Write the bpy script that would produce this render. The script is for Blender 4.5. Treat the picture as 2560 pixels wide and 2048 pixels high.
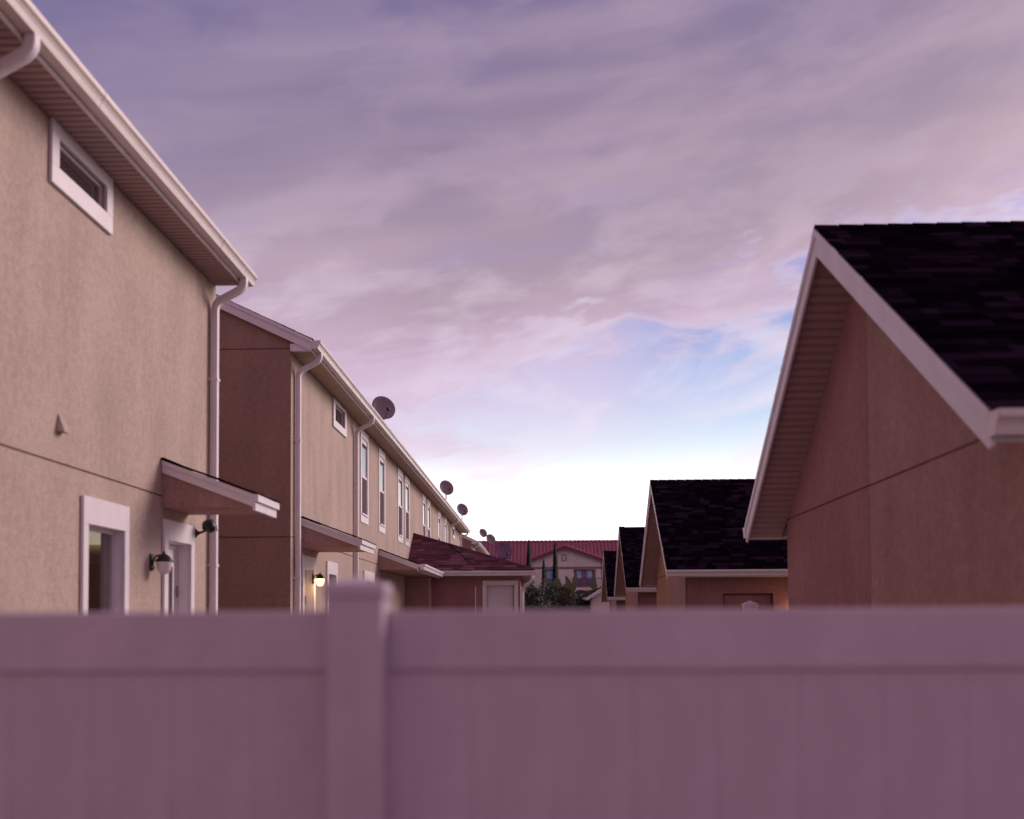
import bpy, math, random
from mathutils import Matrix, Vector
random.seed(7)
for _o in list(bpy.data.objects): bpy.data.objects.remove(_o)
SC = bpy.context.scene
COL = SC.collection
R = math.radians

# ------------------------------------------------------------------ camera
EYE = 1.8
FPX, PITCH, ROLL = 2700.0, R(2.2), R(0.3)
HV, VPX = 1538.0, 1342.0
CY = HV - FPX*math.tan(PITCH)
YAW = math.atan((VPX-1280.0)/FPX*math.cos(PITCH))
cam = bpy.data.objects.new('camera', bpy.data.cameras.new('camera'))
COL.objects.link(cam)
cam.matrix_world = (Matrix.Translation((0, 0, EYE)) @ Matrix.Rotation(YAW, 4, 'Z')
                    @ Matrix.Rotation(math.pi/2+PITCH, 4, 'X') @ Matrix.Rotation(-ROLL, 4, 'Z'))
cd = cam.data
cd.sensor_fit = 'HORIZONTAL'; cd.sensor_width = 36.0
cd.lens = 36.0*FPX/2560.0
cd.shift_y = (CY-1024.0)/2560.0
cd.clip_start = 0.05; cd.clip_end = 3000
cd.dof.use_dof = True; cd.dof.focus_distance = 24.0; cd.dof.aperture_fstop = 1.3
SC.camera = cam

def ray(u, v):
    a = (u-1280.0)/FPX; b = -(v-CY)/FPX
    a, b = a*math.cos(ROLL)+b*math.sin(ROLL), -a*math.sin(ROLL)+b*math.cos(ROLL)
    y = math.cos(PITCH)-b*math.sin(PITCH); z = math.sin(PITCH)+b*math.cos(PITCH)
    c, s = math.cos(-YAW), math.sin(-YAW)
    return Vector((a*c+y*s, -a*s+y*c, z))
def at_x(u, v, X): d = ray(u, v); return d*(X/d.x)+Vector((0, 0, EYE))
def at_y(u, v, Y): d = ray(u, v); return d*(Y/d.y)+Vector((0, 0, EYE))

# ------------------------------------------------------------------ colour helpers
def lin(c):
    return tuple((x/255/12.92 if x <= 10 else ((x/255+0.055)/1.055)**2.4) for x in c)

# ------------------------------------------------------------------ world
SUN_AZ, SUN_EL = R(50), R(24)          # azimuth measured from +Y towards +X
SUN_STRENGTH = 2.3
W = bpy.data.worlds.new('World'); SC.world = W; W.use_nodes = True
nt = W.node_tree
for n in list(nt.nodes): nt.nodes.remove(n)
def nd(t, **kw):
    n = nt.nodes.new(t)
    for k, v in kw.items(): setattr(n, k, v)
    return n
def put(sock, v):
    if isinstance(v, bpy.types.NodeSocket): nt.links.new(v, sock)
    else: sock.default_value = v
def M(op, a, b=0.0, c=0.0, clamp=False):
    n = nd('ShaderNodeMath', operation=op, use_clamp=clamp)
    put(n.inputs[0], a); put(n.inputs[1], b)
    if op in ('MULTIPLY_ADD', 'SMOOTH_MIN', 'SMOOTH_MAX'): put(n.inputs[2], c)
    return n.outputs[0]
def step(x, a, b):
    n = nd('ShaderNodeMapRange', interpolation_type='SMOOTHSTEP')
    put(n.inputs['Value'], x); put(n.inputs['From Min'], a); put(n.inputs['From Max'], b)
    return n.outputs['Result']
def ramp(x, stops, interp='EASE'):
    lo, hi = stops[0][0], stops[-1][0]
    n = nd('ShaderNodeMapRange'); put(n.inputs['Value'], x)
    n.inputs['From Min'].default_value = lo; n.inputs['From Max'].default_value = hi
    r = nd('ShaderNodeValToRGB'); r.color_ramp.interpolation = interp
    nt.links.new(n.outputs['Result'], r.inputs['Fac'])
    el = r.color_ramp.elements
    while len(el) < len(stops): el.new(0.5)
    for e, (p, c) in zip(el, stops):
        e.position = (p-lo)/(hi-lo); e.color = (*c, 1)
    return r.outputs['Color']
def mix(f, a, b, mode='MIX'):
    n = nd('ShaderNodeMix', data_type='RGBA', blend_type=mode)
    put(n.inputs['Factor'], f)
    for s, v in ((n.inputs[6], a), (n.inputs[7], b)):
        if isinstance(v, tuple): s.default_value = (*v, 1) if len(v) == 3 else v
        else: put(s, v)
    return n.outputs[2]
def noise(vec, scale, detail=5, rough=0.55, dist=0.0):
    n = nd('ShaderNodeTexNoise'); put(n.inputs['Vector'], vec)
    n.inputs['Scale'].default_value = scale; n.inputs['Detail'].default_value = detail
    n.inputs['Roughness'].default_value = rough; n.inputs['Distortion'].default_value = dist
    return n.outputs['Fac']
tc = nd('ShaderNodeTexCoord')
sp = nd('ShaderNodeSeparateXYZ'); nt.links.new(tc.outputs['Generated'], sp.inputs[0])
dx, dy, dz = sp.outputs
EL = M('MULTIPLY', M('ARCSINE', dz), 57.29578)
def comb(x, y, z):
    n = nd('ShaderNodeCombineXYZ'); put(n.inputs[0], x); put(n.inputs[1], y); put(n.inputs[2], z)
    return n.outputs[0]
tz = M('SUBTRACT', dz, M('MULTIPLY', dx, 0.13))              # streaks climb to the right
vs = comb(M('MULTIPLY', dx, 1.6), M('MULTIPLY', dy, 1.6), M('MULTIPLY', tz, 10.0))
vb = comb(M('MULTIPLY', dx, 2.2), M('MULTIPLY', dy, 2.2), M('MULTIPLY', tz, 5.0))
n_big = noise(vb, 1.1, 3, 0.45, 0.2)
n_str = noise(vs, 1.5, 5, 0.5, 0.25)
n_fin = noise(vs, 4.2, 6, 0.55, 0.5)
n_bil = noise(comb(M('MULTIPLY', dx, 5.0), M('MULTIPLY', dy, 5.0), M('MULTIPLY', tz, 13.0)), 1.5, 7, 0.55, 0.3)
n_wis = noise(comb(M('MULTIPLY', dx, 3.0), M('MULTIPLY', dy, 3.0), M('MULTIPLY', tz, 7.0)), 2.4, 7, 0.55, 0.5)
edge = M('MULTIPLY_ADD', dx, 21.0, 10.4)
edge = M('MINIMUM', M('MAXIMUM', edge, 6.5), 23.0)
t = M('SUBTRACT', EL, edge)
t = M('ADD', t, M('MULTIPLY', M('SUBTRACT', n_str, 0.5), 15.0))
t = M('ADD', t, M('MULTIPLY', M('SUBTRACT', n_bil, 0.5), 17.0))
mask = step(t, -1.7, 2.6)
FWD = step(dy, -0.3, 0.9)
side = step(dx, 0.02, 0.20)                                   # bluer towards the right
clear_l = ramp(EL, [(-3, lin((255, 250, 252))), (6, lin((255, 253, 255))), (8.0, lin((232, 240, 252))), (11, lin((216, 206, 234))),
                    (15, lin((196, 180, 216))), (20, lin((176, 160, 208))), (34, lin((132, 120, 166)))], 'LINEAR')
clear_r = ramp(EL, [(-3, lin((255, 250, 252))), (6, lin((255, 253, 255))), (8.6, lin((228, 240, 254))), (11, lin((186, 206, 240))),
                    (14, lin((138, 168, 226))), (17.5, lin((164, 160, 216))), (23, lin((172, 154, 206))), (34, lin((132, 118, 166)))], 'LINEAR')
clear = mix(side, clear_l, clear_r)
clear = mix(M('MULTIPLY', step(n_wis, 0.44, 0.68), 0.72), clear, lin((238, 226, 242)))
elc = M('ADD', EL, M('MULTIPLY', M('SUBTRACT', n_big, 0.5), 16.0))
elc = M('SUBTRACT', elc, M('MULTIPLY', step(dx, 0.0, 0.45), 4.0))
cloud = ramp(elc, [(4, lin((240, 226, 242))), (10, lin((218, 194, 220))), (15, lin((200, 171, 192))), (19.5, lin((174, 150, 167))),
                   (25, lin((145, 125, 152))), (31, lin((123, 108, 147))), (50, lin((134, 117, 152)))], 'LINEAR')
lift = step(n_str, 0.40, 0.64)
cloud = mix(M('MULTIPLY', lift, 0.30), cloud, lin((208, 178, 190)))
lowc = M('SUBTRACT', 1.0, step(EL, 12.0, 25.0))
cloud = mix(M('MULTIPLY', step(n_bil, 0.44, 0.62), M('MULTIPLY_ADD', lowc, 0.30, 0.20)), cloud, mix(lowc, lin((200, 172, 190)), lin((236, 218, 236))))
cloud = mix(M('MULTIPLY', M('SUBTRACT', 1.0, step(n_fin, 0.30, 0.5)), M('MULTIPLY_ADD', lowc, 0.26, 0.12)), cloud, lin((164, 146, 190)))
rim = M('MULTIPLY', step(mask, 0.15, 0.6), M('SUBTRACT', 1.0, step(mask, 0.6, 1.0)))
skycol = mix(mask, clear, cloud)
skycol = mix(M('MULTIPLY', M('MULTIPLY', step(M('MULTIPLY', dx, -1.0), -0.02, 0.40), step(EL, 14.0, 28.0)), 0.5), skycol, lin((110, 104, 150)))
skycol = mix(M('MULTIPLY', rim, 0.22), skycol, lin((240, 224, 240)))
# glow of the set sun along the horizon, strongest straight ahead
glow = M('MULTIPLY', M('SUBTRACT', 1.0, step(EL, 0.5, 9.5)), FWD)
back = mix(FWD, mix(step(EL, 0, 25), lin((212, 166, 184)), lin((164, 136, 161))), skycol)
gcol = nd('ShaderNodeVectorMath', operation='SCALE'); gcol.inputs[0].default_value = (1.0, 0.93, 0.95); put(gcol.inputs[3], M('MULTIPLY', glow, 1.5))
nis = nd('ShaderNodeTexSky', sky_type='NISHITA', sun_disc=False, sun_elevation=SUN_EL, sun_rotation=SUN_AZ, air_density=1.2, dust_density=2.0)
bg1 = nd('ShaderNodeBackground'); bg1.inputs['Strength'].default_value = 1.0
addg = nd('ShaderNodeVectorMath', operation='ADD'); nt.links.new(back, addg.inputs[0]); nt.links.new(gcol.outputs[0], addg.inputs[1])
nt.links.new(addg.outputs[0], bg1.inputs['Color'])
bg2 = nd('ShaderNodeBackground'); bg2.inputs['Strength'].default_value = 0.05; nt.links.new(nis.outputs[0], bg2.inputs['Color'])
ms = nd('ShaderNodeMixShader'); ms.inputs[0].default_value = 0.12
nt.links.new(bg1.outputs[0], ms.inputs[1]); nt.links.new(bg2.outputs[0], ms.inputs[2])
wo = nd('ShaderNodeOutputWorld'); nt.links.new(ms.outputs[0], wo.inputs['Surface'])

# ------------------------------------------------------------------ sun (afterglow behind thin cloud)
sl = bpy.data.lights.new('sun', 'SUN'); sl.energy = SUN_STRENGTH; sl.angle = R(28); sl.color = (1.0, 0.80, 0.74)
so = bpy.data.objects.new('sun', sl); COL.objects.link(so)
sdir = Vector((math.sin(SUN_AZ)*math.cos(SUN_EL), math.cos(SUN_AZ)*math.cos(SUN_EL), math.sin(SUN_EL)))
so.rotation_euler = sdir.to_track_quat('Z', 'Y').to_euler(); so.location = sdir*60

SC.view_settings.view_transform = 'Standard'; SC.view_settings.look = 'None'
SC.view_settings.exposure = 0.18; SC.view_settings.gamma = 1.0
SC.render.engine = 'CYCLES'

# ------------------------------------------------------------------ materials
def new_mat(name):
    m = bpy.data.materials.new(name); m.use_nodes = True
    return m, m.node_tree, m.node_tree.nodes['Principled BSDF']
def mnode(t, typ, **kw):
    n = t.nodes.new(typ)
    for k, v in kw.items(): setattr(n, k, v)
    return n
def mnoise(t, scale, detail=4, rough=0.55, stretch=(1, 1, 1), world=True):
    tcn = mnode(t, 'ShaderNodeTexCoord'); mp = mnode(t, 'ShaderNodeMapping'); mp.inputs['Scale'].default_value = stretch
    t.links.new(tcn.outputs['Object'], mp.inputs['Vector'])
    n = mnode(t, 'ShaderNodeTexNoise'); n.inputs['Scale'].default_value = scale
    n.inputs['Detail'].default_value = detail; n.inputs['Roughness'].default_value = rough
    t.links.new(mp.outputs['Vector'], n.inputs['Vector'])
    return n.outputs['Fac']
def mramp(t, fac, stops):
    r = mnode(t, 'ShaderNodeValToRGB'); t.links.new(fac, r.inputs['Fac'])
    el = r.color_ramp.elements
    while len(el) < len(stops): el.new(0.5)
    for e, (p, c) in zip(el, stops): e.position = p; e.color = (*c, 1)
    return r.outputs['Color']
def mmix(t, fac, a, b, mode='MIX'):
    n = mnode(t, 'ShaderNodeMix', data_type='RGBA', blend_type=mode)
    for s, v in ((n.inputs['Factor'], fac), (n.inputs[6], a), (n.inputs[7], b)):
        if isinstance(v, bpy.types.NodeSocket): t.links.new(v, s)
        elif isinstance(v, tuple): s.default_value = (*v, 1)
        else: s.default_value = v
    return n.outputs[2]
def mbump(t, b, h, strength, dist):
    n = mnode(t, 'ShaderNodeBump'); n.inputs['Strength'].default_value = strength; n.inputs['Distance'].default_value = dist
    t.links.new(h, n.inputs['Height']); t.links.new(n.outputs[0], b.inputs['Normal'])
def k(c, s): return tuple(min(1, x*s) for x in c)

def stucco(name, c):
    m, t, b = new_mat(name)
    patch = mnoise(t, 1.3, 5, 0.6)
    streak = mnoise(t, 1.1, 3, 0.5, (2.0, 2.0, 0.45))
    grain = mnoise(t, 80, 3, 0.7)
    mott = mnoise(t, 14, 8, 0.72)
    base = mramp(t, patch, [(0.3, k(c, 0.92)), (0.7, k(c, 1.07))])
    base = mmix(t, 1.0, base, mramp(t, streak, [(0.32, (0.90, 0.89, 0.89)), (0.62, (1.03, 1.03, 1.03))]), 'MULTIPLY')
    base = mmix(t, 1.0, base, mramp(t, mott, [(0.3, (0.82, 0.81, 0.81)), (0.7, (1.12, 1.12, 1.12))]), 'MULTIPLY')
    base = mmix(t, 1.0, base, mramp(t, grain, [(0.34, (0.74, 0.74, 0.74)), (0.66, (1.16, 1.16, 1.16))]), 'MULTIPLY')
    t.links.new(base, b.inputs['Base Color']); b.inputs['Roughness'].default_value = 0.92
    b.inputs['Specular IOR Level'].default_value = 0.2
    mbump(t, b, mnoise(t, 45, 5, 0.65), 0.55, 0.012)
    return m
def paint(name, c, rough=0.5, dirt=0.12, spec=0.4):
    m, t, b = new_mat(name)
    d = mnoise(t, 3.0, 6, 0.65, (1, 1, 0.5)); g = mnoise(t, 40, 3)
    base = mramp(t, d, [(0.3, k(c, 1-dirt)), (0.65, c)])
    base = mmix(t, 1.0, base, mramp(t, g, [(0.3, (0.96, 0.96, 0.96)), (0.7, (1.02, 1.02, 1.02))]), 'MULTIPLY')
    t.links.new(base, b.inputs['Base Color']); b.inputs['Roughness'].default_value = rough
    b.inputs['Specular IOR Level'].default_value = spec
    return m
def shingle_mat(name, c, per_island, steps=(0.5, 1.0, 1.9, 3.6)):
    m, t, b = new_mat(name)
    if per_island: rnd = mnode(t, 'ShaderNodeNewGeometry').outputs['Random Per Island']
    else: rnd = mnode(t, 'ShaderNodeObjectInfo').outputs['Random']
    base = mramp(t, rnd, [(0.0, k(c, steps[0])), (0.55, k(c, steps[1])), (0.8, k(c, steps[2])), (1.0, k(c, steps[3]))])
    g = mnoise(t, 90, 3, 0.7)
    base = mmix(t, 1.0, base, mramp(t, g, [(0.3, (0.6, 0.6, 0.6)), (0.7, (1.3, 1.3, 1.3))]), 'MULTIPLY')
    t.links.new(base, b.inputs['Base Color']); b.inputs['Roughness'].default_value = 0.95
    b.inputs['Specular IOR Level'].default_value = 0.0
    mbump(t, b, g, 0.5, 0.004)
    return m
def plain(name, c, rough=0.5, metallic=0.0, spec=0.5):
    m, t, b = new_mat(name)
    n = mnoise(t, 12, 4); base = mramp(t, n, [(0.3, k(c, 0.88)), (0.7, k(c, 1.08))])
    t.links.new(base, b.inputs['Base Color']); b.inputs['Roughness'].default_value = rough
    b.inputs['Metallic'].default_value = metallic; b.inputs['Specular IOR Level'].default_value = spec
    return m
def glass_mat(name, c, ior=1.7, see=0.0):
    m, t, b = new_mat(name)
    n = mnoise(t, 1.2, 2)
    t.links.new(mramp(t, n, [(0.3, k(c, 0.8)), (0.7, k(c, 1.2))]), b.inputs['Base Color'])
    b.inputs['Roughness'].default_value = 0.04; b.inputs['IOR'].default_value = ior
    wav = mnoise(t, 2.0, 1); mbump(t, b, wav, 0.05, 0.01)
    if see:
        lw = mnode(t, 'ShaderNodeLayerWeight'); pw = mnode(t, 'ShaderNodeMath', operation='POWER'); t.links.new(lw.outputs['Facing'], pw.inputs[0]); pw.inputs[1].default_value = 4.5
        fr = mnode(t, 'ShaderNodeMath', operation='MULTIPLY_ADD'); t.links.new(pw.outputs[0], fr.inputs[0]); fr.inputs[1].default_value = 0.8; fr.inputs[2].default_value = 0.09
        tr = mnode(t, 'ShaderNodeBsdfTransparent'); gl = mnode(t, 'ShaderNodeBsdfGlossy'); gl.inputs['Roughness'].default_value = 0.03
        mx = mnode(t, 'ShaderNodeMixShader'); t.links.new(fr.outputs[0], mx.inputs[0])
        t.links.new(tr.outputs[0], mx.inputs[1]); t.links.new(gl.outputs[0], mx.inputs[2])
        t.links.new(mx.outputs[0], t.nodes['Material Output'].inputs['Surface'])
    return m
def emit_mat(name, c, s):
    m, t, b = new_mat(name)
    b.inputs['Base Color'].default_value = (0.8, 0.75, 0.65, 1)
    n = mnoise(t, 8, 2)
    t.links.new(mramp(t, n, [(0.3, k(c, 0.9)), (0.7, c)]), b.inputs['Emission Color']); b.inputs['Emission Strength'].default_value = s
    return m
def leaf_mat(name, c):
    m, t, b = new_mat(name)
    rnd = mnode(t, 'ShaderNodeNewGeometry').outputs['Random Per Island']
    t.links.new(mramp(t, rnd, [(0.0, k(c, 0.5)), (0.7, k(c, 1.1)), (1.0, k(c, 2.2))]), b.inputs['Base Color'])
    b.inputs['Roughness'].default_value = 0.55
    return m
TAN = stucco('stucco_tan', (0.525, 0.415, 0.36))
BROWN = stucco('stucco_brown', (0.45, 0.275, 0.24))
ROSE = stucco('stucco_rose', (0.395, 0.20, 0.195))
TAN_SHADED = stucco('stucco_tan_shaded', (0.37, 0.235, 0.19))  # shade in the gap between houses put into the end wall colour
FRONT_SHADED = stucco('stucco_front_shaded', (0.33, 0.165, 0.165))  # shadow on the garage fronts put into a darker stucco colour
LAMPLIT = stucco('stucco_lamplit', (0.47, 0.265, 0.17))  # lamplight on the far gable halves put into the colour
PALE = stucco('stucco_pale', (0.80, 0.71, 0.68))
WHITE = paint('trim_white', (0.79, 0.735, 0.775), 0.5)
CREAM = paint('gutter_cream', (0.77, 0.68, 0.65), 0.38, 0.15)
SOFF_WARMLIT = paint('soffit_warmlit', (0.52, 0.41, 0.30), 0.6)  # warm bounce light painted into the soffit colour
SOFF = paint('soffit_paint', (0.44, 0.305, 0.295), 0.6)
VINYL = paint('fence_vinyl', (0.69, 0.565, 0.66), 0.45, 0.2)
SH_DARK1 = shingle_mat('shingle_charcoal', (0.0075, 0.0038, 0.0085), False)
SH_DARK = shingle_mat('shingle_charcoal_many', (0.0075, 0.0038, 0.0085), True)
SH_MAROON = shingle_mat('shingle_maroon_many', (0.16, 0.066, 0.092), True, (0.55, 0.9, 1.1, 1.5))
DECK = plain('roof_deck', (0.02, 0.016, 0.02), 0.95, 0, 0.05)
TILE = plain('clay_tile', (0.40, 0.11, 0.175), 0.8, 0, 0.2)
GLASS = glass_mat('window_glass', (0.05, 0.03, 0.045), 2.8)
GLASS_CLEAR = glass_mat('window_glass_clear', (0.05, 0.03, 0.045), 1.5, 1)
SCREEN = plain('insect_screen', (0.10, 0.055, 0.065), 0.85, 0, 0.15)
BLACK = plain('black_metal', (0.012, 0.011, 0.012), 0.45)
FROST = plain('frosted_glass', (0.72, 0.66, 0.68), 0.25)
LIT = emit_mat('lit_glass', (1.0, 0.62, 0.24), 3.2)
DISH = plain('dish_grey', (0.27, 0.19, 0.21), 0.5)
PLUM = plain('dish_plum', (0.17, 0.08, 0.15), 0.5)
ROOM = plain('dark_room', (0.035, 0.022, 0.05), 0.9)
CURT = plain('purple_curtain', (0.16, 0.10, 0.20), 0.9)
SHADE = plain('lamp_shade_cream', (0.78, 0.70, 0.52), 0.8)
GRASS = plain('lawn_grass', (0.055, 0.07, 0.03), 0.95, 0, 0.1)
PAVE = plain('alley_concrete', (0.33, 0.27, 0.26), 0.9, 0, 0.2)
BOUNCE_GROUND = plain('red_bounce_ground', (0.11, 0.055, 0.05), 0.95, 0, 0.1)  # unseen yard ground, its red added to bounce onto the fence
LEAF = leaf_mat('leaf_dark', (0.035, 0.042, 0.022))
CYP = leaf_mat('leaf_cypress', (0.022, 0.026, 0.016))
BAN = plain('leaf_banana', (0.13, 0.125, 0.055), 0.45)
BAN_DARK = plain('leaf_banana_dark', (0.05, 0.055, 0.025), 0.5)
BARK = plain('bark', (0.07, 0.05, 0.04), 0.95)
VGLASS = glass_mat('sky_painted_glass', (0.26, 0.40, 0.62), 1.5)  # sky reflection painted as a blue base colour
DAYLIT_SHADE = emit_mat('shade_daylight_glow', (0.95, 0.84, 0.66), 0.42)  # added emission stands in for daylight on the drum shade
VIOLET = plain('violet_paint', (0.16, 0.10, 0.22), 0.6)
MAUVE = plain('mauve_trim', (0.27, 0.14, 0.17), 0.7)

# ------------------------------------------------------------------ mesh helpers
class MB:
    def __init__(s): s.v = []; s.f = []
    def poly(s, pts):
        i = len(s.v); s.v += [tuple(p) for p in pts]; s.f.append(tuple(range(i, i+len(pts)))); return s
    def hexa(s, p):
        i = len(s.v); s.v += [tuple(q) for q in p]
        for f in ((0, 3, 2, 1), (4, 5, 6, 7), (0, 1, 5, 4), (1, 2, 6, 5), (2, 3, 7, 6), (3, 0, 4, 7)):
            s.f.append(tuple(i+j for j in f))
        return s
    def box(s, x0, x1, y0, y1, z0, z1):
        return s.hexa([(x0, y0, z0), (x1, y0, z0), (x1, y1, z0), (x0, y1, z0), (x0, y0, z1), (x1, y0, z1), (x1, y1, z1), (x0, y1, z1)])
    def prism(s, pts, vec):
        n = len(pts); i = len(s.v)
        s.v += [tuple(p) for p in pts]; s.v += [tuple(Vector(p)+Vector(vec)) for p in pts]
        s.f.append(tuple(range(i+n-1, i-1, -1))); s.f.append(tuple(range(i+n, i+2*n)))
        for j in range(n): s.f.append((i+j, i+(j+1) % n, i+n+(j+1) % n, i+n+j))
        return s
    def lathe(s, prof, c, seg=20, axis='z'):
        i = len(s.v); c = Vector(c)
        for r, h in prof:
            for q in range(seg):
                a = 2*math.pi*q/seg
                d = {'z': (r*math.cos(a), r*math.sin(a), h), 'x': (h, r*math.cos(a), r*math.sin(a)), 'y': (r*math.cos(a), h, r*math.sin(a))}[axis]
                s.v.append(tuple(c+Vector(d)))
        for j in range(len(prof)-1):
            for q in range(seg):
                a, b = i+j*seg+q, i+j*seg+(q+1) % seg
                s.f.append((a, b, b+seg, a+seg))
        s.f.append(tuple(range(i+seg-1, i-1, -1))); s.f.append(tuple(range(i+(len(prof)-1)*seg, i+len(prof)*seg)))
        return s
    def tube(s, pts, rad, seg=10):
        pts = [Vector(p) for p in pts]; i = len(s.v)
        for j, p in enumerate(pts):
            t = (pts[min(j+1, len(pts)-1)]-pts[max(j-1, 0)]).normalized()
            a = t.orthogonal().normalized() if abs(t.z) > 0.99 else t.cross(Vector((0, 0, 1))).normalized()
            b = t.cross(a); r = rad[j] if isinstance(rad, (list, tuple)) else rad
            for q in range(seg):
                w = 2*math.pi*q/seg; s.v.append(tuple(p+a*math.cos(w)*r+b*math.sin(w)*r))
        for j in range(len(pts)-1):
            for q in range(seg):
                a, b = i+j*seg+q, i+j*seg+(q+1) % seg
                s.f.append((a, b, b+seg, a+seg))
        s.f.append(tuple(range(i+seg-1, i-1, -1))); s.f.append(tuple(range(i+(len(pts)-1)*seg, i+len(pts)*seg)))
        return s
    def mesh(s, name, mat, smooth=False):
        me = bpy.data.meshes.new(name); me.from_pydata(s.v, [], s.f); me.materials.append(mat)
        import bmesh
        bm = bmesh.new(); bm.from_mesh(me); bmesh.ops.recalc_face_normals(bm, faces=bm.faces[:]); bm.to_mesh(me); bm.free()
        if smooth:
            for p in me.polygons: p.use_smooth = True
        me.update(); return me
    def build(s, name, mat, parent=None, smooth=False, bevel=0.0):
        o = link(name, s.mesh(name, mat, smooth), parent)
        if bevel:
            b = o.modifiers.new('edge', 'BEVEL'); b.width = bevel; b.segments = 2; b.limit_method = 'ANGLE'; b.angle_limit = R(40)
        return o
def link(name, data, parent=None):
    o = bpy.data.objects.new(name, data); COL.objects.link(o)
    if parent: o.parent = parent
    return o
def tag(o, label, cat, group=None):
    o['label'] = label; o['category'] = cat
    if group: o['group'] = group
    return o
def thing(name, loc, rz, label, cat, group=None):
    o = link(name, None); o.location = loc; o.rotation_euler = (0, 0, rz); o.empty_display_size = 0.2
    return tag(o, label, cat, group)
def struct(o): o['kind'] = 'structure'; return o
def B(*a): return MB().box(*a)

def panel_x(x, ys, zs, depth, openings):
    """wall sheet facing +x at x with real openings (y0,y1,z0,z1,reveal,closed)"""
    m = MB()
    yy = sorted(set([ys[0], ys[1]]+[v for o in openings for v in o[:2]])); zz = sorted(set([zs[0], zs[1]]+[v for o in openings for v in o[2:4]]))
    for a, b in zip(yy, yy[1:]):
        for c, d in zip(zz, zz[1:]):
            cy, cz = (a+b)/2, (c+d)/2
            if any(o[0] < cy < o[1] and o[2] < cz < o[3] for o in openings): continue
            m.poly([(x, a, c), (x, b, c), (x, b, d), (x, a, d)])
    for y0, y1, z0, z1, dp, closed in openings:
        xi = x-dp
        m.poly([(x, y0, z0), (xi, y0, z0), (xi, y1, z0), (x, y1, z0)]); m.poly([(x, y0, z1), (xi, y0, z1), (xi, y1, z1), (x, y1, z1)])
        m.poly([(x, y0, z0), (x, y0, z1), (xi, y0, z1), (xi, y0, z0)]); m.poly([(x, y1, z0), (x, y1, z1), (xi, y1, z1), (xi, y1, z0)])
        if closed: m.poly([(xi, y0, z0), (xi, y1, z0), (xi, y1, z1), (xi, y0, z1)])
    return m
def frame_x(x0, x1, y0, y1, z0, z1, s, top=None, bot=None):
    """picture frame of four boards lying on a wall that faces +x"""
    top = s if top is None else top; bot = s if bot is None else bot
    m = MB().box(x0, x1, y0, y1, z1-top, z1)
    if bot: m.box(x0, x1, y0, y1, z0, z0+bot)
    m.box(x0, x1, y0, y0+s, z0+bot, z1-top).box(x0, x1, y1-s, y1, z0+bot, z1-top)
    return m
GUT = [(0, 0), (0.088, 0), (0.094, 0.022), (0.100, 0.045), (0.112, 0.066), (0.126, 0.080), (0.130, 0.086), (0.130, 0.122), (0.118, 0.122),
       (0.118, 0.092), (0.108, 0.082), (0.088, 0.05), (0.080, 0.008), (0.008, 0.008), (0.008, 0.122), (0, 0.122)]
def gutter_y(x, z, y0, y1, parent, mat, sx=1, sub=True):
    m = MB().prism([(x+sx*a, y0, z+b) for a, b in GUT], (0, y1-y0, 0))
    g = m.build('gutter', mat, parent)
    yy = y0+2.9
    while sub and yy < y1-1:
        MB().prism([(x+sx*(a+0.002), yy, z+b-0.002) for a, b in GUT[1:8]]+[(x+sx*0.1, yy, z+0.118)], (0, 0.04, 0)).build('seam', mat, g); yy += 3.05
    for y in (y0, y1):
        c = MB().prism([(x+sx*a, y-0.003, z+b) for a, b in GUT[:8]]+[(x, y-0.003, z+0.122)], (0, 0.006, 0)).build('end_cap', mat, g)
    return g
def gutter_x(y, z, x0, x1, parent, mat, sy=-1):
    m = MB().prism([(x0, y+sy*a, z+b) for a, b in GUT], (x1-x0, 0, 0))
    g = m.build('gutter', mat, parent)
    for x in (x0, x1):
        MB().prism([(x-0.003, y+sy*a, z+b) for a, b in GUT[:8]]+[(x-0.003, y, z+0.122)], (0.006, 0, 0)).build('end_cap', mat, g)
    return g
def fillet(pts, r=0.09, n=6):
    out = [Vector(pts[0])]
    for a, b, c in zip(pts, pts[1:], pts[2:]):
        a, b, c = Vector(a), Vector(b), Vector(c)
        p = b+(a-b).normalized()*min(r, (a-b).length*0.45); q = b+(c-b).normalized()*min(r, (c-b).length*0.45)
        for i in range(n+1):
            s = i/n; out.append(p*(1-s)**2+b*2*s*(1-s)+q*s*s)
    return out+[Vector(pts[-1])]
def sweep(pts, side, w, d):
    """rounded rectangular tube along pts; side = constant side axis"""
    prof = []
    rr = 0.32
    for cx, cy, a0 in ((1, 1, 0), (-1, 1, 90), (-1, -1, 180), (1, -1, 270)):
        for q in (0, 30, 60, 90):
            a = R(a0+q); prof.append((cx*(1-rr)+rr*math.cos(a), cy*(1-rr)+rr*math.sin(a)))
    m = MB(); n = len(prof); side = Vector(side); pts = [Vector(p) for p in pts]
    for j, p in enumerate(pts):
        t = (pts[min(j+1, len(pts)-1)]-pts[max(j-1, 0)]).normalized(); nn = t.cross(side).normalized()
        for a, b in prof: m.v.append(tuple(p+side*a*w/2+nn*b*d/2))
    for j in range(len(pts)-1):
        for q in range(n): m.f.append((j*n+q, j*n+(q+1) % n, (j+1)*n+(q+1) % n, (j+1)*n+q))
    m.f.append(tuple(range(n-1, -1, -1))); m.f.append(tuple(range((len(pts)-1)*n, len(pts)*n)))
    return m
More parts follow.
